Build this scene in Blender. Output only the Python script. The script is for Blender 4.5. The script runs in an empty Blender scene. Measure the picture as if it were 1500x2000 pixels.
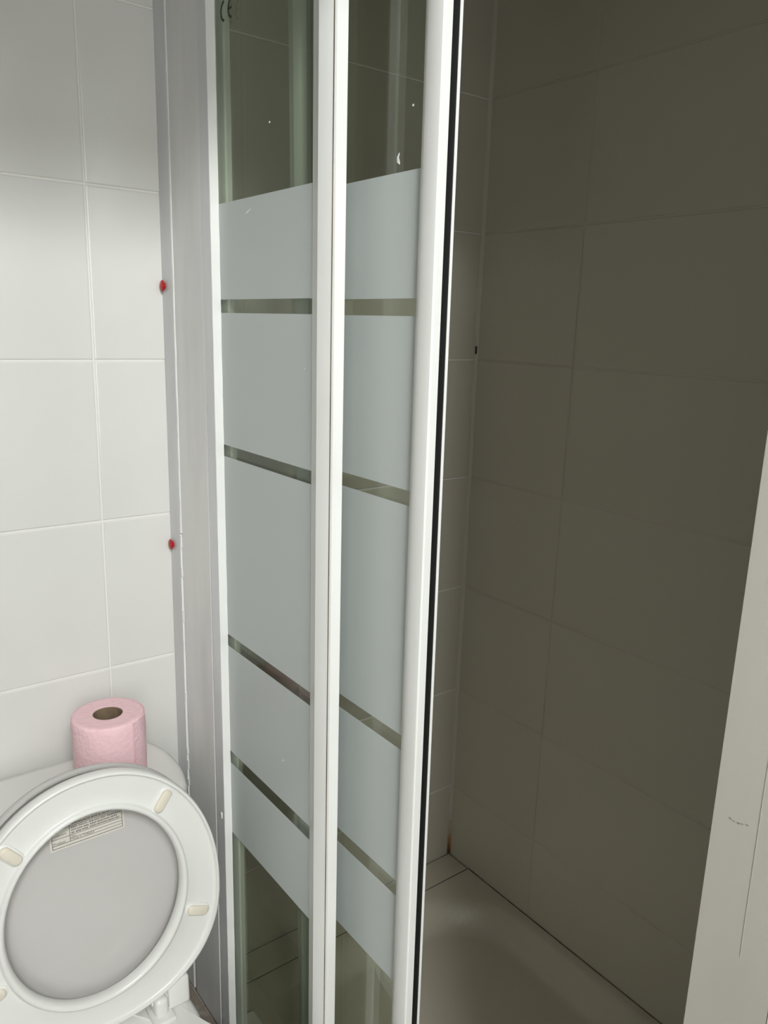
import bpy, bmesh, math, random
from mathutils import Vector, Matrix
random.seed(7)
S = bpy.context.scene
COL = S.collection
R = math.radians

# ------------------------------------------------------------------ camera
YAW, PITCH, ROLL, FPX = 0.65284995, 0.23264087, 0.03052183, 1539.61
CAM = Vector((-0.4921, -1.2285, 1.40))
fw = Vector((math.sin(YAW)*math.cos(PITCH), math.cos(YAW)*math.cos(PITCH), -math.sin(PITCH)))
rt = Vector((math.cos(YAW), -math.sin(YAW), 0))
up = rt.cross(fw)
r2 = rt*math.cos(ROLL) + up*math.sin(ROLL)
u2 = -rt*math.sin(ROLL) + up*math.cos(ROLL)
cd = bpy.data.cameras.new('camera')
cam = bpy.data.objects.new('camera', cd); COL.objects.link(cam)
cam.matrix_world = Matrix(((r2.x, u2.x, -fw.x, CAM.x), (r2.y, u2.y, -fw.y, CAM.y), (r2.z, u2.z, -fw.z, CAM.z), (0, 0, 0, 1)))
cd.sensor_fit = 'VERTICAL'; cd.sensor_height = 36.0; cd.lens = FPX/2000*36.0
cd.clip_start = 0.02
S.camera = cam

# ------------------------------------------------------------------ world, light, exposure
W = bpy.data.worlds.new('world'); S.world = W; W.use_nodes = True
W.node_tree.nodes['Background'].inputs[0].default_value = (0.85, 0.93, 1.0, 1)
W.node_tree.nodes['Background'].inputs[1].default_value = 0.6
def area(name, loc, size, power, target, color=(1, 1, 1)):
    l = bpy.data.lights.new(name, 'AREA'); l.shape = 'RECTANGLE'; l.size, l.size_y = size; l.energy = power; l.color = color
    o = bpy.data.objects.new(name, l); COL.objects.link(o); o.location = loc
    o.rotation_euler = (Vector(target)-Vector(loc)).to_track_quat('-Z', 'Z').to_euler()
    return o
# daylight through the two windows of the hall behind the doorway
area('daylight_transom', (-0.75, -2.56, 2.62), (0.7, 0.18), 67, (-0.25, 0.0, 1.1), (0.97, 1.0, 0.99))
area('daylight_window', (-0.75, -2.56, 1.45), (1.1, 1.25), 25, (-0.40, 0.0, 1.3), (0.97, 1.0, 1.0))
V = S.view_settings
V.view_transform = 'Standard'; V.look = 'None'; V.gamma = 1.0; V.use_curve_mapping = False
V.exposure = 0.0

# ------------------------------------------------------------------ materials
def mat(name, base, rough=0.5, noise=None, spec=0.5, bump=None, metal=0.0):
    m = bpy.data.materials.new(name); m.use_nodes = True
    nt = m.node_tree; b = nt.nodes['Principled BSDF']
    b.inputs['Base Color'].default_value = (*base, 1); b.inputs['Roughness'].default_value = rough
    b.inputs['Specular IOR Level'].default_value = spec; b.inputs['Metallic'].default_value = metal
    tc = nt.nodes.new('ShaderNodeTexCoord')
    if noise:
        col2, scale, stretch, lo, hi = noise
        mp = nt.nodes.new('ShaderNodeMapping'); mp.inputs['Scale'].default_value = stretch
        nt.links.new(tc.outputs['Object'], mp.inputs['Vector'])
        n = nt.nodes.new('ShaderNodeTexNoise'); n.inputs['Scale'].default_value = scale; n.inputs['Detail'].default_value = 6
        nt.links.new(mp.outputs['Vector'], n.inputs['Vector'])
        r = nt.nodes.new('ShaderNodeValToRGB')
        r.color_ramp.elements[0].position = lo; r.color_ramp.elements[0].color = (*base, 1)
        r.color_ramp.elements[1].position = hi; r.color_ramp.elements[1].color = (*col2, 1)
        nt.links.new(n.outputs['Fac'], r.inputs['Fac']); nt.links.new(r.outputs['Color'], b.inputs['Base Color'])
    if bump:
        bs, strength, dist = bump
        n2 = nt.nodes.new('ShaderNodeTexNoise'); n2.inputs['Scale'].default_value = bs; n2.inputs['Detail'].default_value = 3
        nt.links.new(tc.outputs['Object'], n2.inputs['Vector'])
        bp = nt.nodes.new('ShaderNodeBump'); bp.inputs['Strength'].default_value = strength; bp.inputs['Distance'].default_value = dist
        nt.links.new(n2.outputs['Fac'], bp.inputs['Height']); nt.links.new(bp.outputs['Normal'], b.inputs['Normal'])
    return m
M = {}
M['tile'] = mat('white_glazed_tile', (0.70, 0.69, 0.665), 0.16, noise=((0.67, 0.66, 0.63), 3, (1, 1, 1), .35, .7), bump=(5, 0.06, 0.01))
M['tile_shower'] = mat('shaded_white_glazed_tile', (0.58, 0.54, 0.455), 0.30, noise=((0.56, 0.52, 0.435), 3, (1, 1, 1), .35, .7), bump=(5, 0.05, 0.01))  # same white tile; the shower's shade and warm cast put into the colour
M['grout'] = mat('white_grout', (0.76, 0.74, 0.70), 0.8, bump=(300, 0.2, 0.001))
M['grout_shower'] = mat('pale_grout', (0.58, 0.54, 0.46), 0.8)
M['paint'] = mat('white_wall_paint', (0.74, 0.73, 0.70), 0.7, noise=((0.70, 0.69, 0.66), 4, (1, 1, 1), .4, .6))
M['ceiling'] = mat('ceiling_paint', (0.70, 0.69, 0.66), 0.8, noise=((0.66, 0.65, 0.62), 4, (1, 1, 1), .4, .6))
M['floor'] = mat('grey_floor', (0.17, 0.155, 0.145), 0.5, noise=((0.12, 0.11, 0.10), 9, (1, 1, 1), .4, .65))
M['grey'] = mat('grey_painted_board', (0.76, 0.75, 0.735), 0.55, noise=((0.62, 0.61, 0.595), 7, (1.5, 1.5, .35), .42, .72), bump=(60, .15, .002))
M['grey2'] = mat('grey_painted_strip', (0.70, 0.70, 0.71), 0.45, noise=((0.58, 0.575, 0.57), 10, (1, 1, .25), .4, .7), bump=(60, .15, .002))
M['groove'] = mat('dirty_gap', (0.10, 0.075, 0.055), 0.8, noise=((0.22, 0.17, 0.12), 25, (1, 1, .3), .4, .6))
M['sealant'] = mat('white_sealant', (0.82, 0.82, 0.80), 0.5, bump=(90, .4, .002))
M['frame'] = mat('white_enamelled_aluminium', (0.81, 0.81, 0.79), 0.28, noise=((0.78, 0.77, 0.745), 12, (1, 1, .3), .4, .7))
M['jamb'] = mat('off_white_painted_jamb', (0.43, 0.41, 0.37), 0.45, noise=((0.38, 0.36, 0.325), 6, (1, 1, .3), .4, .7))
M['black'] = mat('black_rubber', (0.006, 0.006, 0.006), 0.5)
M['print'] = mat('black_print', (0.02, 0.02, 0.02), 0.6)
M['ink'] = mat('grey_ink', (0.09, 0.08, 0.07), 0.7)
M['sticker'] = mat('paper_sticker', (0.66, 0.62, 0.57), 0.5)
M['ceramic'] = mat('white_ceramic', (0.74, 0.73, 0.70), 0.12, noise=((0.72, 0.71, 0.68), 3, (1, 1, 1), .4, .6))
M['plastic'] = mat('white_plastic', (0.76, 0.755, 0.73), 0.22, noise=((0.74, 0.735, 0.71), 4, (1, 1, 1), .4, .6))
M['lid'] = mat('shaded_white_plastic_lid', (0.56, 0.54, 0.53), 0.16, noise=((0.54, 0.52, 0.505), 4, (1, 1, 1), .4, .6))  # white like the seat, darkened: the lid's shade is painted into the colour
M['bumper'] = mat('cream_rubber', (0.72, 0.66, 0.56), 0.5)
M['chrome'] = mat('chrome', (0.8, 0.8, 0.8), 0.12, metal=1.0)
M['red'] = mat('red_plastic', (0.42, 0.006, 0.010), 0.3)
M['card'] = mat('brown_cardboard', (0.21, 0.15, 0.095), 0.9, noise=((0.16, 0.11, 0.07), 40, (1, 1, 1), .4, .6))
M['tray'] = mat('tray_acrylic', (0.60, 0.555, 0.465), 0.30, noise=((0.58, 0.535, 0.445), 5, (1, 1, 1), .4, .6))
M['stone'] = mat('brown_cement', (0.28, 0.235, 0.195), 0.85, noise=((0.52, 0.47, 0.42), 14, (1, 1, 1), .52, .66), bump=(60, .6, .004))
M['dark_joint'] = mat('dark_joint', (0.035, 0.025, 0.018), 0.9)
M['white_trim'] = mat('white_gloss_trim', (0.85, 0.84, 0.82), 0.3)

def pink_paper():
    m = mat('pink_paper', (0.85, 0.57, 0.61), 0.95)
    nt = m.node_tree; b = nt.nodes['Principled BSDF']
    tc = nt.nodes.new('ShaderNodeTexCoord')
    v = nt.nodes.new('ShaderNodeTexVoronoi'); v.inputs['Scale'].default_value = 150
    n = nt.nodes.new('ShaderNodeTexNoise'); n.inputs['Scale'].default_value = 40; n.inputs['Detail'].default_value = 5
    mp = nt.nodes.new('ShaderNodeMapping'); mp.inputs['Scale'].default_value = (1, 1, 2.2)
    nt.links.new(tc.outputs['Object'], mp.inputs['Vector']); nt.links.new(mp.outputs['Vector'], n.inputs['Vector'])
    nt.links.new(tc.outputs['Object'], v.inputs['Vector'])
    ad = nt.nodes.new('ShaderNodeMath'); ad.operation = 'ADD'
    nt.links.new(v.outputs['Distance'], ad.inputs[0]); nt.links.new(n.outputs['Fac'], ad.inputs[1])
    bp = nt.nodes.new('ShaderNodeBump'); bp.inputs['Strength'].default_value = 0.35; bp.inputs['Distance'].default_value = 0.002
    nt.links.new(ad.outputs[0], bp.inputs['Height']); nt.links.new(bp.outputs['Normal'], b.inputs['Normal'])
    return m
M['pink'] = pink_paper()

def glass_mat():
    m = bpy.data.materials.new('green_tinted_glass'); m.use_nodes = True; nt = m.node_tree; nt.nodes.clear()
    o = nt.nodes.new('ShaderNodeOutputMaterial'); t = nt.nodes.new('ShaderNodeBsdfTransparent'); g = nt.nodes.new('ShaderNodeBsdfGlossy')
    t.inputs['Color'].default_value = (0.80, 0.825, 0.77, 1); g.inputs['Roughness'].default_value = 0.015; g.inputs['Color'].default_value = (.95, 1, .95, 1)
    f = nt.nodes.new('ShaderNodeFresnel')
    ge = nt.nodes.new('ShaderNodeNewGeometry'); mi = nt.nodes.new('ShaderNodeMix')      # same reflectance on both faces of the slab
    mi.inputs[2].default_value = 1.38; mi.inputs[3].default_value = 1/1.38
    nt.links.new(ge.outputs['Backfacing'], mi.inputs[0]); nt.links.new(mi.outputs[0], f.inputs['IOR'])
    mx = nt.nodes.new('ShaderNodeMixShader')
    nt.links.new(f.outputs[0], mx.inputs[0]); nt.links.new(t.outputs[0], mx.inputs[1]); nt.links.new(g.outputs[0], mx.inputs[2])
    nt.links.new(mx.outputs[0], o.inputs[0]); return m
M['glass'] = glass_mat()
def frost_mat():
    m = bpy.data.materials.new('frosted_glass_print'); m.use_nodes = True; nt = m.node_tree; nt.nodes.clear()
    o = nt.nodes.new('ShaderNodeOutputMaterial'); d = nt.nodes.new('ShaderNodeBsdfPrincipled'); t = nt.nodes.new('ShaderNodeBsdfTranslucent')
    d.inputs['Base Color'].default_value = (0.62, 0.66, 0.645, 1); d.inputs['Roughness'].default_value = 0.35
    t.inputs['Color'].default_value = (0.62, 0.66, 0.64, 1)
    mx = nt.nodes.new('ShaderNodeMixShader'); mx.inputs[0].default_value = 0.22
    nt.links.new(d.outputs[0], mx.inputs[1]); nt.links.new(t.outputs[0], mx.inputs[2]); nt.links.new(mx.outputs[0], o.inputs[0]); return m
M['frost'] = frost_mat()
def rust_mat():
    m = mat('corner_sealant', (0.55, 0.51, 0.43), 0.6); nt = m.node_tree; b = nt.nodes['Principled BSDF']
    tc = nt.nodes.new('ShaderNodeTexCoord'); s = nt.nodes.new('ShaderNodeSeparateXYZ'); nt.links.new(tc.outputs['Object'], s.inputs[0])
    n = nt.nodes.new('ShaderNodeTexNoise'); n.inputs['Scale'].default_value = 60; nt.links.new(tc.outputs['Object'], n.inputs['Vector'])
    a = nt.nodes.new('ShaderNodeMath'); a.operation = 'MULTIPLY_ADD'; nt.links.new(n.outputs['Fac'], a.inputs[0]); a.inputs[1].default_value = .06; nt.links.new(s.outputs['Z'], a.inputs[2])
    r = nt.nodes.new('ShaderNodeValToRGB'); e = r.color_ramp.elements
    e[0].position = .185; e[0].color = (0.10, 0.045, 0.015, 1); e[1].position = .27; e[1].color = (0.55, 0.51, 0.43, 1)
    x = r.color_ramp.elements.new(.215); x.color = (0.33, 0.17, 0.06, 1)
    nt.links.new(a.outputs[0], r.inputs['Fac']); nt.links.new(r.outputs['Color'], b.inputs['Base Color']); return m
M['rust'] = rust_mat()

# ------------------------------------------------------------------ helpers
def link(name, me, m, parent=None, loc=(0, 0, 0), smooth=None):
    o = bpy.data.objects.new(name, me); COL.objects.link(o); o.location = loc
    if m is not None and not me.materials: me.materials.append(m)
    if parent is not None: o.parent = parent
    if smooth is not None:
        for p in me.polygons: p.use_smooth = True
        if smooth < 180: me.set_sharp_from_angle(angle=R(smooth))
    return o
def mesh(verts, faces, name='mesh'):
    me = bpy.data.meshes.new(name); me.from_pydata([tuple(v) for v in verts], [], faces); me.update()
    bm = bmesh.new(); bm.from_mesh(me); bmesh.ops.recalc_face_normals(bm, faces=bm.faces); bm.to_mesh(me); bm.free()
    return me
def box_me(x0, x1, y0, y1, z0, z1, bev=0.0, seg=2):
    bm = bmesh.new()
    bmesh.ops.create_cube(bm, size=1, matrix=Matrix.Translation(((x0+x1)/2, (y0+y1)/2, (z0+z1)/2)) @ Matrix.Diagonal((x1-x0, y1-y0, z1-z0, 1)))
    if bev: bmesh.ops.bevel(bm, geom=bm.edges[:], offset=bev, segments=seg, affect='EDGES', profile=.5)
    me = bpy.data.meshes.new('box'); bm.to_mesh(me); bm.free(); return me
def prism(poly, z0, z1, lean=0.0, zref=1.1, n=1, jit=None):
    """closed plan outline swept upwards; leans along y by `lean` metres per metre"""
    vs, fs = [], []; k = len(poly)
    for i in range(n+1):
        z = z0+(z1-z0)*i/n
        for j, (x, y) in enumerate(poly):
            dx = dy = 0
            if jit: dx, dy = jit(i, j)
            vs.append((x+dx, y+dy+lean*(z-zref), z))
    for i in range(n):
        for j in range(k):
            fs.append((i*k+j, i*k+(j+1) % k, (i+1)*k+(j+1) % k, (i+1)*k+j))
    fs.append(tuple(range(k))[::-1]); fs.append(tuple(range(n*k, n*k+k)))
    return mesh(vs, fs)
def loft(rings, cap0=True, cap1=True):
    vs, fs = [], []; k = len(rings[0])
    for r in rings: vs += [tuple(p) for p in r]
    for i in range(len(rings)-1):
        for j in range(k):
            fs.append((i*k+j, i*k+(j+1) % k, (i+1)*k+(j+1) % k, (i+1)*k+j))
    if cap0: fs.append(tuple(range(k))[::-1])
    if cap1: fs.append(tuple(range((len(rings)-1)*k, len(rings)*k)))
    return mesh(vs, fs)
def tag(o, label=None, cat=None, group=None, kind=None):
    if label: o['label'] = label
    if cat: o['category'] = cat
    if group: o['group'] = group
    if kind: o['kind'] = kind
    return o
def struct(name, me, m, label=None, smooth=None):
    return tag(link(name, me, m, smooth=smooth), label=label, kind='structure')
def empty(name, loc, label, cat, group=None):
    o = bpy.data.objects.new(name, None); COL.objects.link(o); o.location = loc; o.empty_display_size = .05
    return tag(o, label, cat, group)
def child(name, me, m, parent, smooth=None):
    """mesh given in world coordinates, parented to a thing"""
    o = link(name, me, m, smooth=smooth); o.parent = parent
    o.matrix_parent_inverse = parent.matrix_world.inverted() if parent.type != 'EMPTY' or True else Matrix()
    return o
def place_child(o, parent):
    bpy.context.view_layer.update()
    o.parent = parent; o.matrix_parent_inverse = parent.matrix_world.inverted()
    return o

# ------------------------------------------------------------------ room shell
XR = 0.6786            # shower side wall
XL = -1.12             # bathroom left wall
YF = -0.98             # inner face of the front wall
HC = 2.42              # ceiling
T_BACK = 0.0016        # grout depth below the tile face

wall_back = struct('wall_back', box_me(XL-.1, XR+.1, T_BACK, .12, 0, HC), M['grout'], 'white tiled back wall behind the toilet')
wall_right = struct('wall_right', box_me(XR+T_BACK, XR+.12, -1.10, .12, 0, HC), M['grout_shower'], 'white tiled side wall of the shower, shade painted into the tiles')
wall_left = struct('wall_left', box_me(XL-.12, XL-T_BACK, -1.10, .12, 0, HC), M['grout'], 'white tiled side wall')
floor = struct('floor', box_me(-1.9, .9, -2.8, .12, -.1, 0), M['floor'], 'grey floor')
ceiling = struct('ceiling', box_me(-1.9, .9, -1.10, .12, HC, HC+.1), M['ceiling'], 'white ceiling')

TW, TH, GAP = 0.40, 0.25, 0.0028
ROWS = [1.585+.25*k for k in range(-6, 4)]      # joint heights
_tiles = {}
def tile_me(w, h, d=0.0045, bev=0.0016):
    """pillow-edged tile in its own xz plane, glazed face at y=0 looking to -y"""
    key = (round(w, 4), round(h, 4))
    if key in _tiles: return _tiles[key]
    a, b = w/2, h/2; vs = []
    for (i, y) in ((0, d), (0, bev*.9), (bev*.5, bev*.25), (bev*1.3, 0.0)):
        vs += [(-a+i, y, -b+i), (a-i, y, -b+i), (a-i, y, b-i), (-a+i, y, b-i)]
    fs = [(3, 2, 1, 0)]
    for r in range(3):
        for j in range(4): fs.append((r*4+j, r*4+(j+1) % 4, r*4+4+(j+1) % 4, r*4+4+j))
    fs.append((12, 13, 14, 15))
    _tiles[key] = mesh(vs, fs, 'tile'); return _tiles[key]
def tile_wall(wall, s_edges, rotz, fixed, axis, m, zmin=0.0, zmax=HC):
    zs = sorted([z for z in ROWS if zmin+.03 < z < zmax-.03]+[zmin, zmax])
    for i in range(len(s_edges)-1):
        for j in range(len(zs)-1):
            w = abs(s_edges[i+1]-s_edges[i])-GAP; h = zs[j+1]-zs[j]-GAP
            key = (round(w, 4), round(h, 4), m.name)
            me0 = tile_me(w, h)
            if key not in _tiles:
                me = me0.copy(); me.materials.clear(); me.materials.append(m); _tiles[key] = me
            me = _tiles[key]
            o = bpy.data.objects.new('tile', me); COL.objects.link(o)
            s = (s_edges[i]+s_edges[i+1])/2; z = (zs[j]+zs[j+1])/2
            o.location = (s, fixed, z) if axis == 'x' else (fixed, s, z)
            o.rotation_euler = (R(random.uniform(-.08, .08)), 0, rotz+R(random.uniform(-.08, .08)))
            o.parent = wall
tile_wall(wall_back, [XL, -.912, -.512, -.112, .012], 0, 0, 'x', M['tile'])
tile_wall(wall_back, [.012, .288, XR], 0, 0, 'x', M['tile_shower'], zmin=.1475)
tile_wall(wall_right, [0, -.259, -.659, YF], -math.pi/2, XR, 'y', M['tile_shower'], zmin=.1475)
tile_wall(wall_left, [YF, -.78, -.38, 0], math.pi/2, XL, 'y', M['tile'])

# front wall with the bathroom doorway the picture is taken from
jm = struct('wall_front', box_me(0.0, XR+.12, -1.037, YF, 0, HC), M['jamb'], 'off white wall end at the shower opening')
struct('wall_front_left', box_me(XL-.12, -.86, -1.10, YF, 0, HC), M['paint'], 'painted wall beside the doorway')
struct('wall_front_header', box_me(-.86, 0.0, -1.10, YF, 2.015, HC), M['paint'], 'wall above the doorway')
# white door casing on the hall side
struct('trim_1', box_me(-.0006, .07, -1.115, -1.0372, 0, 2.015, .002), M['white_trim'], 'white door casing')
# scratch and crack on the jamb face
def xface_strip(pts, w, x, name, m, parent):
    """thin raised mark on a face looking to -x; pts = (y,z)"""
    vs, fs = [], []
    for i, (y, z) in enumerate(pts):
        a = pts[max(i-1, 0)]; b = pts[min(i+1, len(pts)-1)]
        t = Vector((b[0]-a[0], b[1]-a[1])).normalized(); n = Vector((-t.y, t.x))*w[i]/2
        for s, xx in ((1, x), (-1, x), (-1, x-.0004), (1, x-.0004)): vs.append((xx, y+n.x*s, z+n.y*s))
    for i in range(len(pts)-1):
        for j in range(4): fs.append((i*4+j, i*4+(j+1) % 4, i*4+4+(j+1) % 4, i*4+4+j))
    fs.append((3, 2, 1, 0)); k = 4*(len(pts)-1); fs.append((k, k+1, k+2, k+3))
    o = link(name, mesh(vs, fs), m); return place_child(o, parent)
M['scratch'] = mat('scratch_brown', (0.22, 0.18, 0.15), 0.8)
for (y, z, w) in ((-.9925, 1.0735, .0010), (-.9950, 1.0728, .0005), (-.9985, 1.0730, .0014), (-1.0010, 1.0738, .0006), (-1.0045, 1.0750, .0008)):
    xface_strip([(y+.0010, z), (y, z), (y-.0010, z)], [w*.4, w, w*.4], 0, 'mark', M['scratch'], jm)
M['crack'] = mat('paint_crack', (0.345, 0.325, 0.29), 0.8)
xface_strip([(-1.0120, 1.16), (-1.0121, 1.10), (-1.0126, 1.05), (-1.0130, 1.00), (-1.0134, .975)], [.0002, .0003, .0004, .0003, .0001], 0, 'crack', M['crack'], jm)
# hall behind the camera, with two windows
struct('wall_hall_rear', box_me(-1.9, .9, -2.72, -2.60, 0, 2.9), M['paint'], 'hall wall with windows')
struct('wall_hall_left', box_me(-1.9, -1.8, -2.6, -1.10, 0, 2.9), M['paint'], 'hall side wall')
struct('wall_hall_right', box_me(.8, .9, -2.6, -1.10, 0, 2.9), M['paint'], 'hall side wall')
struct('wall_hall_front_left', box_me(-1.8, XL-.12, -1.10, -1.0, 0, 2.9), M['paint'], 'hall wall beside bathroom')
struct('wall_hall_front', box_me(-1.8, .8, -1.10, -1.0, HC+.1, 2.9), M['paint'], 'hall wall above bathroom')
struct('ceiling_hall', box_me(-1.9, .9, -2.72, -1.10, 2.9, 3.0), M['ceiling'], 'hall ceiling')
def window(n, x0, x1, z0, z1):
    w = struct('window_%d' % n, box_me(x0-.05, x1+.05, -2.60, -2.585, z0-.05, z1+.05, .004), M['white_trim'], 'white framed hall window')
    place_child(link('pane', box_me(x0, x1, -2.585, -2.58, z0, z1), M['glass']), w)
window(1, -1.10, -.40, 2.53, 2.71); window(2, -1.30, -.20, .83, 2.07)

# ------------------------------------------------------------------ grey boxed strip between toilet and shower
LEAN = 0.0095
def ye(z): return -.187+(z-.37)*LEAN
part = struct('wall_partition', box_me(.006, .030, -.165, -.0005, 0, HC), M['grey'], 'grey boxed post between toilet and shower')
def jitter(a):
    return lambda i, j: (random.uniform(-a, a)*.4, random.uniform(-a, a))
# narrow corner strip against the tiles
o = link('corner_strip', prism([(-.0012, -.0005), (.006, -.0005), (.006, -.0375), (-.0006, -.0375)], .17, HC, .001), M['grey2']); place_child(o, part)
# wide board
o = link('grey_board', prism([(0.0, -.0465), (.006, -.0465), (.006, -.150), (0.0, -.1495)], .17, HC, .004), M['grey']); place_child(o, part)
# second board, flush, up to the white frame
o = link('grey_board', prism([(-.0004, -.1530), (.006, -.153), (.006, -.1800), (-.0004, -.1800)], .17, HC, LEAN), M['grey2']); place_child(o, part)
# dirty groove between
o = link('groove', prism([(.0035, -.036), (.0055, -.036), (.0055, -.050), (.0035, -.050)], .17, HC, .001), M['black']); place_child(o, part)
o = link('groove', prism([(.0022, -.148), (.0058, -.148), (.0058, -.156), (.0022, -.156)], .17, HC, .007), M['groove']); place_child(o, part)
# ragged white sealant bead in the first joint, whole above, broken below
def bead(x, y, z0, z1, w, parent, lean=0.001, name='sealant_bead', m='sealant', step=.018, a=.0006):
    n = max(2, int((z1-z0)/step))
    o = link(name, prism([(x+.003, y+w/2), (x-.0008, y+w*.35), (x-.0012, y), (x-.0008, y-w*.35), (x+.003, y-w/2)], z0, z1, lean, n=n, jit=jitter(a)), M[m], smooth=60)
    return place_child(o, parent)
bead(0, -.0415, 1.06, HC, .0062, part)
bead(0, -.0392, .17, 1.058, .0026, part, step=.012, a=.0004)
for (a, b, w) in ((1.035, 1.055, .004), (.985, 1.0, .0038), (.905, .925, .0035), (.762, .775, .0035), (.66, .672, .0045), (.632, .648, .007), (.600, .612, .0075)):
    bead(0, -.0415, a, b, w, part, step=.005)
# white hairline on the second joint
bead(0.0016, -.1525, .86, 1.12, .0022, part, .007, step=.02, a=.0004)
bead(0.0016, -.1525, .20, .84, .0030, part, .007, step=.012, a=.0006)
# hole with a dab of sealant by the frame
o = link('sealant_dab', box_me(-.0018, .002, -.1775, -.1725, .609, .620, .0014, 3), M['sealant'], smooth=60); place_child(o, part)
# cement ledge along the foot of the strip and the shower door
led = struct('trim_2', box_me(-.075, -.0015, YF, -.001, 0, .168, .004), M['stone'], 'rough brown cement ledge below the grey strip')

# red plugs set in the corner strip
def dome(r, h, n=20):
    rings = [[(x, q*math.cos(2*math.pi*k/n), q*math.sin(2*math.pi*k/n)) for k in range(n)] for x, q in ((.004, r*.55), (-.0036, r*.55))]
    rings += [[(-.0036, r*math.cos(2*math.pi*k/n), r*math.sin(2*math.pi*k/n)) for k in range(n)]]
    for a in (20, 40, 60, 78):
        rr = r*math.cos(R(a)); rings.append([(-.0036-h*math.sin(R(a)), rr*math.cos(2*math.pi*k/n), rr*math.sin(2*math.pi*k/n)) for k in range(n)])
    return loft(rings)
for z, lb in ((1.449, 'red plastic plug in the corner strip, the higher one'), (1.034, 'red plastic plug in the corner strip, lower and nearer the toilet')):
    tag(link('wall_plug', dome(.0090, .0030), M['red'], loc=(-.0012, -.0098, z), smooth=60), lb, 'wall plug', 'red plugs in the corner strip')

# ------------------------------------------------------------------ shower tray
def tray_me():
    x0, x1, y0, y1 = .001, XR-.001, YF+.001, -.0715
    top, nx, ny = .149, 56, 72
    def hz(x, y):
        cx, cy = (x0+x1)/2+.012, (y0+y1)/2
        hx, hy, r = (x1-x0)/2-.030, (y1-y0)/2-.018, .19
        qx, qy = abs(x-cx)-hx+r, abs(y-cy)-hy+r
        d = -(math.hypot(max(qx, 0), max(qy, 0))+min(max(qx, qy), 0)-r)
        t = min(max(d/.050, 0), 1); t = t*t*(3-2*t)
        return top-.042*t-.012*min(max(d/.3, 0), 1)
    vs, fs = [], []
    for j in range(ny+1):
        for i in range(nx+1):
            x = x0+(x1-x0)*i/nx; y = y0+(y1-y0)*j/ny; vs.append((x, y, hz(x, y)))
    k = nx+1
    for j in range(ny):
        for i in range(nx): fs.append((j*k+i, j*k+i+1, (j+1)*k+i+1, (j+1)*k+i))
    b = len(vs)
    rim = [i for i in range(nx+1)]+[j*k+nx for j in range(1, ny+1)]+[ny*k+i for i in range(nx-1, -1, -1)]+[j*k for j in range(ny-1, 0, -1)]
    for r in rim: vs.append((vs[r][0], vs[r][1], 0.0))
    n = len(rim)
    for i in range(n): fs.append((rim[i], b+i, b+(i+1) % n, rim[(i+1) % n]))
    fs.append(tuple(range(b, b+n)))
    return mesh(vs, fs)
tray = empty('shower_tray', (.34, -.52, 0), 'shallow shower tray with rounded basin corners beside the tiled side wall', 'shower tray')
place_child(link('tray_body', tray_me(), M['tray'], smooth=40), tray)
dr = []
for rr, zz in ((.045, .094), (.045, .0985), (.036, .0995), (.012, .099)):
    dr.append([(.2+rr*math.cos(2*math.pi*k/28), -.52+rr*math.sin(2*math.pi*k/28), zz) for k in range(28)])
place_child(link('drain_cover', loft(dr), M['chrome'], smooth=40), tray)
# tile strip filling the gap between tray and back wall
fill = struct('trim_3', box_me(.001, XR-.001, -.0712, -.0002, 0, .1465), M['dark_joint'], 'tiled strip behind the shower tray')
for a, b in ((.003, .40), (.402, XR-.003)):
    o = link('tile', box_me(a, b, -.0680, -.0035, .1465, .1492, .0005, 1), M['tray']); place_child(o, fill)
# sealant in the shower corner, rusty at the foot
o = link('sealant_bead', prism([(XR, -.0005), (XR-.006, 0), (XR-.004, -.004), (XR, -.006)], .15, HC, 0, n=40, jit=jitter(.0004)), M['rust'], smooth=60); place_child(o, wall_right)
o = link('sealant_bead', box_me(XR-.0022, XR, YF, -.072, .148, .1505, .0006, 1), M['groove']); place_child(o, wall_right)
o = link('missing_grout', box_me(XR-.0055, XR-.002, -.0045, -.0008, 1.347, 1.363), M['print']); place_child(o, wall_right)

# ------------------------------------------------------------------ shower enclosure
ZB, ZT = .19, 1.93
BANDS = [(1.428, 1.554), (1.224, 1.410), (.930, 1.207), (.732, .911), (.585, .711)]
fix = empty('shower_screen', (.01, -.32, .15), 'fixed shower screen panel beside the grey strip, white frame and frosted bands', 'shower screen')
def panel(parent, xf, yL, yR, leanL, leanR, nm='glass_pane'):
    """glass slab between y=yL (far) and y=yR (near) with its frosted bands on the outer face"""
    def quad(x0, x1, a, b, z0, z1):
        vs = []
        for z in (z0, z1):
            for (x, y, l) in ((x0, a, leanL), (x1, a, leanL), (x1, b, leanR), (x0, b, leanR)): vs.append((x, y+l*(z-1.1), z))
        return mesh(vs, [(0, 1, 2, 3), (4, 5, 6, 7), (0, 1, 5, 4), (1, 2, 6, 5), (2, 3, 7, 6), (3, 0, 4, 7)])
    g = link(nm, quad(xf, xf+.005, yL, yR, ZB, ZT), M['glass']); place_child(g, parent)
    for z0, z1 in BANDS:
        o = link('frosted_band', quad(xf-.0005, xf-.0001, yL, yR, z0, z1), M['frost']); place_child(o, g)
    return g
g1 = panel(fix, .0130, -.168, -.432, .0095, .0075)
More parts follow.
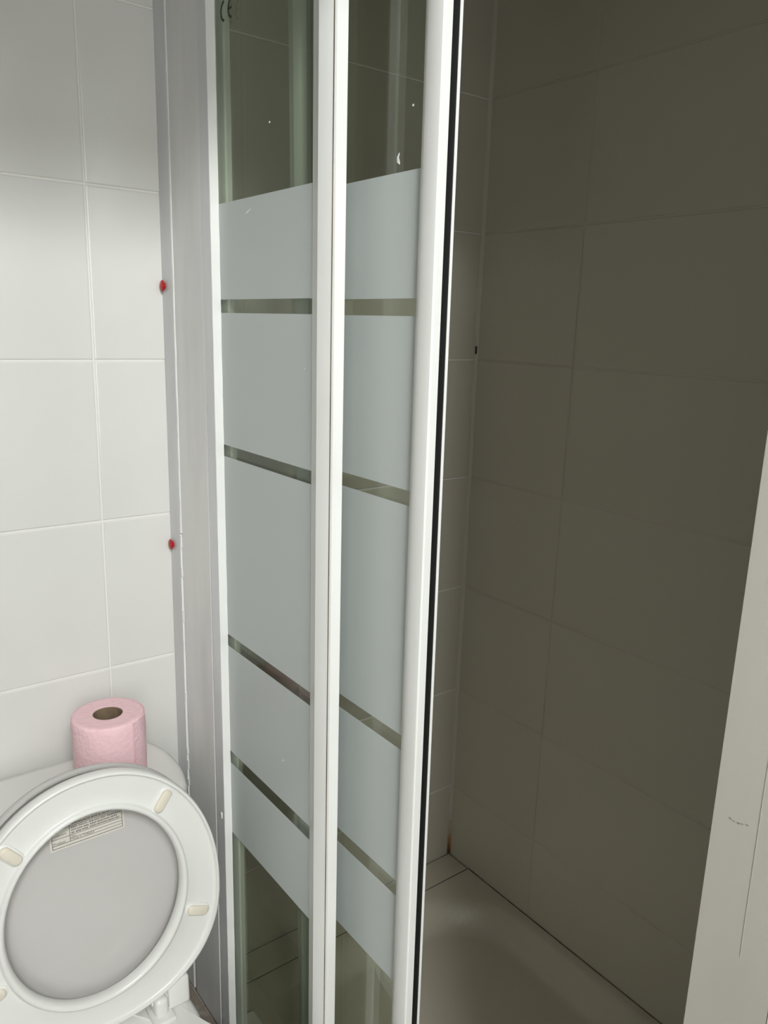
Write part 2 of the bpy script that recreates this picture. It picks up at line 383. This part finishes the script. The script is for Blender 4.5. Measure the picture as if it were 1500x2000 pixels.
# wall channel: only its white edge shows, ending ragged where paint laps it
def chan_jit(i, j): return (0, random.uniform(-.0005, .0005)) if j in (2, 3) else (0, 0)
o = link('wall_channel', prism([(-.0002, -.178), (.0125, -.166), (.0125, -.1805), (-.0002, -.1805)], ZB, ZT, LEAN, n=90, jit=chan_jit), M['frame']); place_child(o, fix)
o = link('wall_channel', prism([(.0185, -.166), (.029, -.166), (.029, -.189), (.027, -.193), (.0205, -.193), (.0185, -.190)], ZB, ZT, LEAN), M['frame']); place_child(o, fix)
# upright closing profile of the fixed panel: bevel, face, end face
def stile_poly(pts): return pts
sp = [(.0125, -.4230), (.0105, -.4238), (.0000, -.4505), (-.0012, -.4530), (.0018, -.4795), (.0030, -.4818), (.0165, -.4818), (.0180, -.4800), (.0180, -.4230)]
o = link('closing_profile', prism(sp, ZB, ZT, .0065), M['frame'], smooth=25); place_child(o, fix)
o = link('groove', prism([(.0010, -.4783), (.0026, -.4783), (.0026, -.4792), (.0010, -.4792)], ZB, ZT, .0065), M['groove']); place_child(o, fix)
# rails and the near wall profile
def rail(z0, z1, nm):
    struct(nm, box_me(-.002, .058, YF+.002, -.1660, z0, z1, .003), M['frame'], 'white aluminium rail of the shower enclosure')
rail(ZT+.001, ZT+.046, 'trim_4'); rail(.1515, ZB, 'trim_5')
# CE mark printed on the glass
def arc_me(cy, cz, r0, r1, a0, a1, x, n=16):
    vs, fs = [], []
    for i in range(n+1):
        a = R(a0+(a1-a0)*i/n)
        for xx in (x, x-.0003):
            for r in (r0, r1): vs.append((xx, cy-r*math.cos(a)*.9, cz+r*math.sin(a)))
    for i in range(n):
        b = i*4
        for p, q in ((0, 1), (1, 3), (3, 2), (2, 0)): fs.append((b+p, b+q, b+4+q, b+4+p))
    fs += [(0, 2, 3, 1), (n*4, n*4+1, n*4+3, n*4+2)]
    return mesh(vs, fs)
ce = (-.0, )
yC = -.1975; zC = 1.7835
place_child(link('safety_mark', arc_me(yC-.004, zC, .0092, .0125, 95, 265, .0129), M['print']), g1)
place_child(link('safety_mark', arc_me(yC-.0245, zC-.001, .0092, .0125, 95, 265, .0129), M['print']), g1)
place_child(link('safety_mark', box_me(.0126, .0129, yC-.0240, yC-.0140, zC-.0022, zC+.0005), M['print']), g1)
# flecks of paint on the panes
def fleck(pts, w, x, par): xface_strip(pts, w, x, 'paint_fleck', M['sealant'], par)
fleck([(-.318, 1.6325), (-.318, 1.6345)], [.0022, .0022], .0130, g1)
fleck([(-.255, 1.5350), (-.262, 1.5368), (-.268, 1.5395)], [.0008, .0024, .0008], .0124, g1)
fleck([(-.403, 1.3455), (-.403, 1.3470)], [.0016, .0016], .0124, g1)
fleck([(-.352, .7960), (-.352, .7985)], [.0016, .0016], .0124, g1)

sl = empty('sliding_shower_door', (.045, -.46, .165), 'sliding shower door panel with black magnetic seal, pushed behind the fixed screen', 'shower door')
g2 = panel(sl, .0435, -.350, -.585, .026, .008)
lft = [(.0425, -.356), (.034, -.352), (.030, -.348), (.030, -.338), (.034, -.334), (.052, -.334), (.052, -.356)]
M['stile_shaded'] = mat('shaded_white_frame', (0.42, 0.43, 0.41), 0.4)  # white frame behind the glass, its shade painted in as grey
o = link('stile', prism(lft, .192, ZT-.002, .026, zref=1.55), M['stile_shaded'], smooth=30); place_child(o, sl)
rgt = [(.0432, -.5745), (.0425, -.5765), (.0355, -.5840), (.0320, -.5915), (.0303, -.6000), (.0300, -.6115), (.0306, -.6150), (.0322, -.6165), (.0410, -.6165), (.0425, -.6150), (.0425, -.6060), (.0505, -.6060), (.0505, -.6160), (.0512, -.6170), (.0530, -.6170), (.0538, -.6155), (.0538, -.5745)]
o = link('stile', prism(rgt, .192, ZT-.002, .006), M['frame'], smooth=30); place_child(o, sl)
o = link('magnetic_seal', prism([(.0427, -.6062), (.0427, -.6155), (.0503, -.6155), (.0503, -.6062)], .192, ZT-.002, .006), M['black']); place_child(o, sl)
fleck([(-.556, 1.6135), (-.556, 1.6155)], [.0022, .0022], .0435, sl)
fleck([(-.536, 1.573), (-.5335, 1.569), (-.5345, 1.565), (-.537, 1.562)], [.0008, .0028, .004, .001], .0435, sl)

# ------------------------------------------------------------------ toilet
TX = -.2275
wc = empty('toilet', (TX, -.33, 0), 'white close-coupled toilet with seat and lid raised against the cistern', 'toilet')
def rrect(cx, cy, hx, hy, r, n=8, bulge=0.0):
    raw = []
    for (sx, sy, a0) in ((1, 1, 0), (-1, 1, 90), (-1, -1, 180), (1, -1, 270)):
        for i in range(n+1):
            a = R(a0+90*i/n); raw.append((sx*(hx-r)+r*math.cos(a), sy*(hy-r)+r*math.sin(a)))
        if bulge and (sx, sy) in ((-1, 1), (1, -1)):        # points along the bowed end
            for i in range(1, 10): raw.append((sx*hx, (hy-r)*sy*(1-2*i/10)))
    return [(cx+x+bulge*math.copysign(1, x)*(1-(y/hy)**2)*min(1, abs(x)/hx), cy+y) for x, y in raw]
def ring(pts, z): return [(x, y, z) for x, y in pts]
# cistern body
body = [ring(rrect(TX, -.105, .150, .080, .045), .392)]
for z, hx, hy in ((.42, .155, .084), (.52, .163, .087), (.655, .168, .089)): body.append(ring(rrect(TX, -.108, hx, hy, .05), z))
place_child(link('cistern', loft(body), M['ceramic'], smooth=50), wc)
cl = []
for z, d in ((.655, -.004), (.660, 0), (.694, 0), (.702, -.003), (.7050, -.008), (.7060, -.018)):
    cl.append(ring(rrect(TX, -.113, .1560+d, .0945+d, .030+d, 10, .0225), z))
cistern_lid = link('cistern_lid', loft(cl), M['ceramic'], smooth=60); place_child(cistern_lid, wc)
bt = [[(TX-.03+r*math.cos(2*math.pi*k/24), -.113+r*math.sin(2*math.pi*k/24), z) for k in range(24)] for r, z in ((.024, .7058), (.024, .7095), (.021, .712), (.006, .712))]
place_child(link('flush_button', loft(bt), M['chrome'], smooth=40), wc)
# bowl and pedestal
def egg(z, yb, yf, hw, n=40, p=2.2):
    cy, hy = (yb+yf)/2, (yb-yf)/2
    def nar(y):
        if z < .25: return 1.0
        t = min(max((-y-.27)/.19, 0), 1); return .70+.30*t*t*(3-2*t)
    def yy(k): return cy+hy*math.copysign(abs(math.sin(2*math.pi*k/n))**(2/p), math.sin(2*math.pi*k/n))
    return [(TX+nar(yy(k))*hw*math.copysign(abs(math.cos(2*math.pi*k/n))**(2/p), math.cos(2*math.pi*k/n)), cy+hy*math.copysign(abs(math.sin(2*math.pi*k/n))**(2/p), math.sin(2*math.pi*k/n)), z) for k in range(n)]
bw = [egg(0, -.06, -.52, .105, p=3), egg(.02, -.06, -.52, .105, p=3), egg(.12, -.07, -.49, .092), egg(.22, -.08, -.55, .115), egg(.31, -.12, -.63, .160), egg(.365, -.15, -.668, .177), egg(.388, -.155, -.672, .178), egg(.396, -.16, -.665, .172),
      egg(.396, -.235, -.615, .128), egg(.388, -.24, -.61, .122), egg(.33, -.25, -.585, .108), egg(.25, -.27, -.50, .075), egg(.23, -.30, -.44, .04)]
place_child(link('bowl', loft(bw), M['ceramic'], smooth=50), wc)
dk = [ring(rrect(TX, -.175, h, .155, .03), z) for z, h in ((.30, .118), (.384, .126), (.3915, .124), (.3945, .119))]
place_child(link('deck', loft(dk), M['ceramic'], smooth=50), wc)
# seat and lid: outlines in a local (u, v) plane, hinged at the bottom
HY, HZ = -.268, .420
def frame_at(lean, y0, z0):
    c, s = math.cos(R(lean)), math.sin(R(lean))
    return lambda u, v, n: (TX+u, y0+v*s-n*c, z0+v*c+n*s)       # n = towards the camera
def outer(t, a=.178, ct=.168, bt=.216, bb=.166, p=2.35):
    c, s = math.cos(t), math.sin(t)
    if s >= 0: return (a*math.copysign(abs(c)**(2/2.08), c), ct+bt*abs(s)**(2/2.08))
    return (a*math.copysign(abs(c)**(2/p), c), ct-bb*abs(s)**(2/p))
def inner(t): return (.1185*math.cos(t), .191+.137*math.sin(t))
N = 96
TS = [2*math.pi*k/N for k in range(N)]
seatF = frame_at(4.5, HY, HZ)
def mix(t, s):
    o, i = outer(t), inner(t); return (o[0]*(1-s)+i[0]*s, o[1]*(1-s)+i[1]*s)
prof = [(.02, 0), (0, .003), (0, .011), (.02, .0158), (.05, .0172), (.085, .0168), (.10, .0125), (.13, .0112), (.18, .0110), (.5, .0105), (.80, .0108), (.825, .0115), (.845, .0158), (.90, .0172), (.955, .0155), (.99, .011), (1.0, .006), (.98, .0005)]
rings = [[seatF(*mix(t, s), n) for t in TS] for s, n in prof]
rings.append(rings[0])
seat = link('seat', loft(rings, False, False), M['plastic'], smooth=60); place_child(seat, wc)
bm = bmesh.new(); bm.from_mesh(seat.data); bmesh.ops.remove_doubles(bm, verts=bm.verts, dist=1e-6); bmesh.ops.recalc_face_normals(bm, faces=bm.faces); bm.to_mesh(seat.data); bm.free()
lidF = frame_at(6.0, HY+.0200, HZ-.003)
def lout(t, s):
    u, v = outer(t, .179, .168, .212, .160); return (u*s, .175+(v-.175)*s)
lp = [(.90, -.016), (.985, -.008), (1.0, .001), (1.0, .006), (.995, .0085), (.975, .0085), (.965, .005), (.93, -.002), (.84, -.006), (.6, -.0085), (.3, -.0105), (.08, -.011)]
lr = [[lidF(*lout(t, .02), -.020) for t in TS], [lidF(*lout(t, .5), -.0195) for t in TS]]+[[lidF(*lout(t, s), n) for t in TS] for s, n in lp]
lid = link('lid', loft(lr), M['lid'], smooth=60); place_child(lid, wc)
# bumpers under the seat
def capsule(F, u, v, ang, L, w, h, n0):
    pts = []
    for k in range(24):
        a = 2*math.pi*k/24; x = (L/2-w/2)*(1 if math.cos(a) >= 0 else -1)+w/2*math.cos(a); y = w/2*math.sin(a); pts.append((x, y))
    c, s = math.cos(ang), math.sin(ang); rr = []
    for k, n in ((1, n0-.002), (1, n0+h*.65), (.93, n0+h*.9), (.8, n0+h)):
        rr.append([F(u+(x*k)*c-(y*k)*s, v+(x*k)*s+(y*k)*c, n) for x, y in pts])
    return loft(rr)
for ang in (49, 133, 200, -20):
    a = R(ang); p = mix(a, .50)
    d = Vector((p[0], p[1]-.185)); dirn = math.atan2(d.y, d.x)
    place_child(link('bumper_pad', capsule(seatF, p[0], p[1], dirn, .040, .0195, .003, .0105), M['plastic'], smooth=50), seat)
    place_child(link('bumper', capsule(seatF, p[0], p[1], dirn, .034, .0140, .0065, .0115), M['bumper'], smooth=50), seat)
# hinge lugs and posts
def boxF(F, u0, u1, v0, v1, n0, n1, bev):
    me = box_me(u0, u1, v0, v1, n0, n1, bev, 3)
    for v in me.vertices: v.co = Vector(F(v.co.x, v.co.y, v.co.z))
    me.update(); bm = bmesh.new(); bm.from_mesh(me); bmesh.ops.recalc_face_normals(bm, faces=bm.faces); bm.to_mesh(me); bm.free(); return me
for s in (1, -1):
    a, b = sorted((s*.088, s*.122))
    place_child(link('seat_lug', boxF(seatF, a, b, -.024, .022, -.010, .010, .005), M['plastic'], smooth=50), seat)
    a, b = sorted((s*.066, s*.086))
    hg = link('hinge', box_me(TX+a, TX+b, HY-.018, HY+.012, .394, .428, .006, 3), M['plastic'], smooth=50); place_child(hg, wc)
    a, b = sorted((s*.060, s*.092))
    place_child(link('hinge_foot', box_me(TX+a, TX+b, HY-.030, HY+.014, .394, .402, .002, 2), M['plastic'], smooth=50), hg)
    pin = [[(TX+x, HY+.006*math.cos(2*math.pi*k/16), .417+.006*math.sin(2*math.pi*k/16)) for k in range(16)] for x in (s*.064, s*.12)]
    place_child(link('hinge_pin', loft(pin), M['plastic'], smooth=40), hg)
# maker's sticker inside the lid
NS = -.0078
def stF(u, v, n): return lidF(u, v, NS+n)
SU0, SU1, SV0, SV1 = -.0450, .0580, .267, .335
def quadF(u0, u1, v0, v1, n0, n1, F=stF):
    vs = [F(u, v, n) for n in (n0, n1) for (u, v) in ((u0, v0), (u1, v0), (u1, v1), (u0, v1))]
    return mesh(vs, [(0, 1, 2, 3), (4, 5, 6, 7), (0, 1, 5, 4), (1, 2, 6, 5), (2, 3, 7, 6), (3, 0, 4, 7)])
st = link('sticker', quadF(SU0, SU1, SV0, SV1, 0, .0003), M['sticker']); place_child(st, lid)
tag(st, label='paper maker sticker with small black print')
def inkbars(rects, nm='print'):
    vs, fs = [], []
    for (u0, u1, v0, v1) in rects:
        b = len(vs)
        vs += [stF(u, v, n) for n in (.0003, .0005) for (u, v) in ((u0, v0), (u1, v0), (u1, v1), (u0, v1))]
        fs += [tuple(b+i for i in f) for f in ((0, 1, 2, 3), (4, 5, 6, 7), (0, 1, 5, 4), (1, 2, 6, 5), (2, 3, 7, 6), (3, 0, 4, 7))]
    o = link(nm, mesh(vs, fs), M['ink']); place_child(o, lid); return o
a, b, c, d = SU0+.003, SU1-.003, SV0+.003, SV1
lw = .0007; um = a+.024
inkbars([(a, a+lw, c, d), (b-lw, b, c, d), (um, um+lw, c+.0045, d), (a, b, c, c+lw), (a, um, c+.0045, c+.0045+lw)]+[(um, b, c+h, c+h+lw*.7) for h in (.0045, .0090)]+[(a, b, c+h, c+h+lw*.8) for h in (.0135, .0265)], 'table_lines')
def text(s, u, v, size, nm='printed_text'):
    cu = bpy.data.curves.new('t', 'FONT'); cu.body = s; cu.size = size; cu.align_x = 'LEFT'
    to = bpy.data.objects.new('t', cu); COL.objects.link(to)
    me = bpy.data.meshes.new_from_object(to.evaluated_get(bpy.context.evaluated_depsgraph_get()))
    bpy.data.objects.remove(to); bpy.data.curves.remove(cu)
    for vt in me.vertices: vt.co = Vector(stF(u+vt.co.x, v+vt.co.y, .0005))
    me.materials.clear(); me.update()
    o = link(nm, me, M['ink']); place_child(o, lid); return o
text('Made in TURKEY', um+.002, c+.0056, .0044)
text('The\nTrademark', a+.0012, c+.0215, .0042)
text('The\nManufacturer', a+.0010, c+.0350, .0037)
text('Product', a+.0015, c+.0060, .0050)
text('No:', um+.002, c+.0100, .0044)
# address lines too small to read: rows of word-length strokes
rects = []
rng = random.Random(3)
for v in (.0150, .0188, .0226, .0285, .0325, .0365, .0405):
    u = um+.0025
    while u < b-.006:
        w = rng.uniform(.003, .009); w = min(w, b-.002-u)
        k = u
        while k < u+w: rects.append((k, k+.0009, c+v+rng.uniform(0, .0006), c+v+.0026)); k += .0015
        u += w+.0016
inkbars(rects, 'printed_text')
# small sticker on the cistern lid rim
ck = link('sticker', box_me(-.375, -.318, -.2040, -.150, .7058, .7066), M['sticker']); place_child(ck, cistern_lid)
ckr = []
o = link('printed_text', box_me(-.336, -.326, -.193, -.190, .7066, .7069), M['ink']); place_child(o, cistern_lid)
o = link('printed_text', box_me(-.345, -.332, -.183, -.180, .7066, .7069), M['ink']); place_child(o, cistern_lid)

# ------------------------------------------------------------------ toilet roll
RX, RY, RZ = -.1525, -.105, .7062
roll = empty('toilet_roll', (RX, RY, RZ), 'pink toilet paper roll standing on the cistern lid', 'toilet roll')
ro, ri, H = .0530, .0212, .1050
NR = 64
def circ(r, z, wob=0):
    return [(RX+(r+wob*math.sin(5*a+z*90)*math.cos(3*a))*math.cos(a), RY+(r+wob*math.sin(5*a+z*90)*math.cos(3*a))*math.sin(a), RZ+z) for a in [2*math.pi*k/NR for k in range(NR)]]
rg = [circ(ri+.0008, 0), circ(ro-.002, 0), circ(ro, .002)]
for k in range(1, 12): rg.append(circ(ro, .002+(H-.005)*k/12, .0005))
rg += [circ(ro, H-.003, .0003), circ(ro-.0012, H-.0006), circ(ro-.003, H)]
for k in range(1, 6): rg.append(circ(ro-.003-(ro-ri-.005)*k/6, H+(.0004 if k % 2 else -.0003)))
rg += [circ(ri+.0008, H-.0003), circ(ri+.0008, 0)]
place_child(link('paper', loft(rg, False, False), M['pink'], smooth=50), roll)
cg = [circ(ri+.0008, 0), circ(ri+.0008, H-.0015), circ(ri-.0006, H-.0015), circ(ri-.0006, 0)]
place_child(link('core', loft(cg+[cg[0]], False, False), M['card'], smooth=40), roll)
# loose end of the last sheet wrapped round the right-hand side
vs, fs = [], []
a0, a1, n = R(-68), R(62), 30
for i in range(n+1):
    a = a0+(a1-a0)*i/n
    for zz in range(9):
        z = .0015+(H-.0035)*zz/8
        lift = .0012+.0006*math.sin(zz*1.7+i*.9)+(.0010 if i == 0 else 0)
        for r in (ro+.0002, ro+lift): vs.append((RX+r*math.cos(a), RY+r*math.sin(a), RZ+z))
k = 18
for i in range(n):
    for zz in range(8):
        b = i*k+zz*2
        fs.append((b, b+2, b+k+2, b+k)); fs.append((b+1, b+3, b+k+3, b+k+1))
    for zz in (0, 8):
        b = i*k+zz*2; fs.append((b, b+1, b+k+1, b+k))
for i in (0, n):
    for zz in range(8):
        b = i*k+zz*2; fs.append((b, b+1, b+3, b+2))
place_child(link('loose_sheet', mesh(vs, fs), M['pink'], smooth=50), roll)
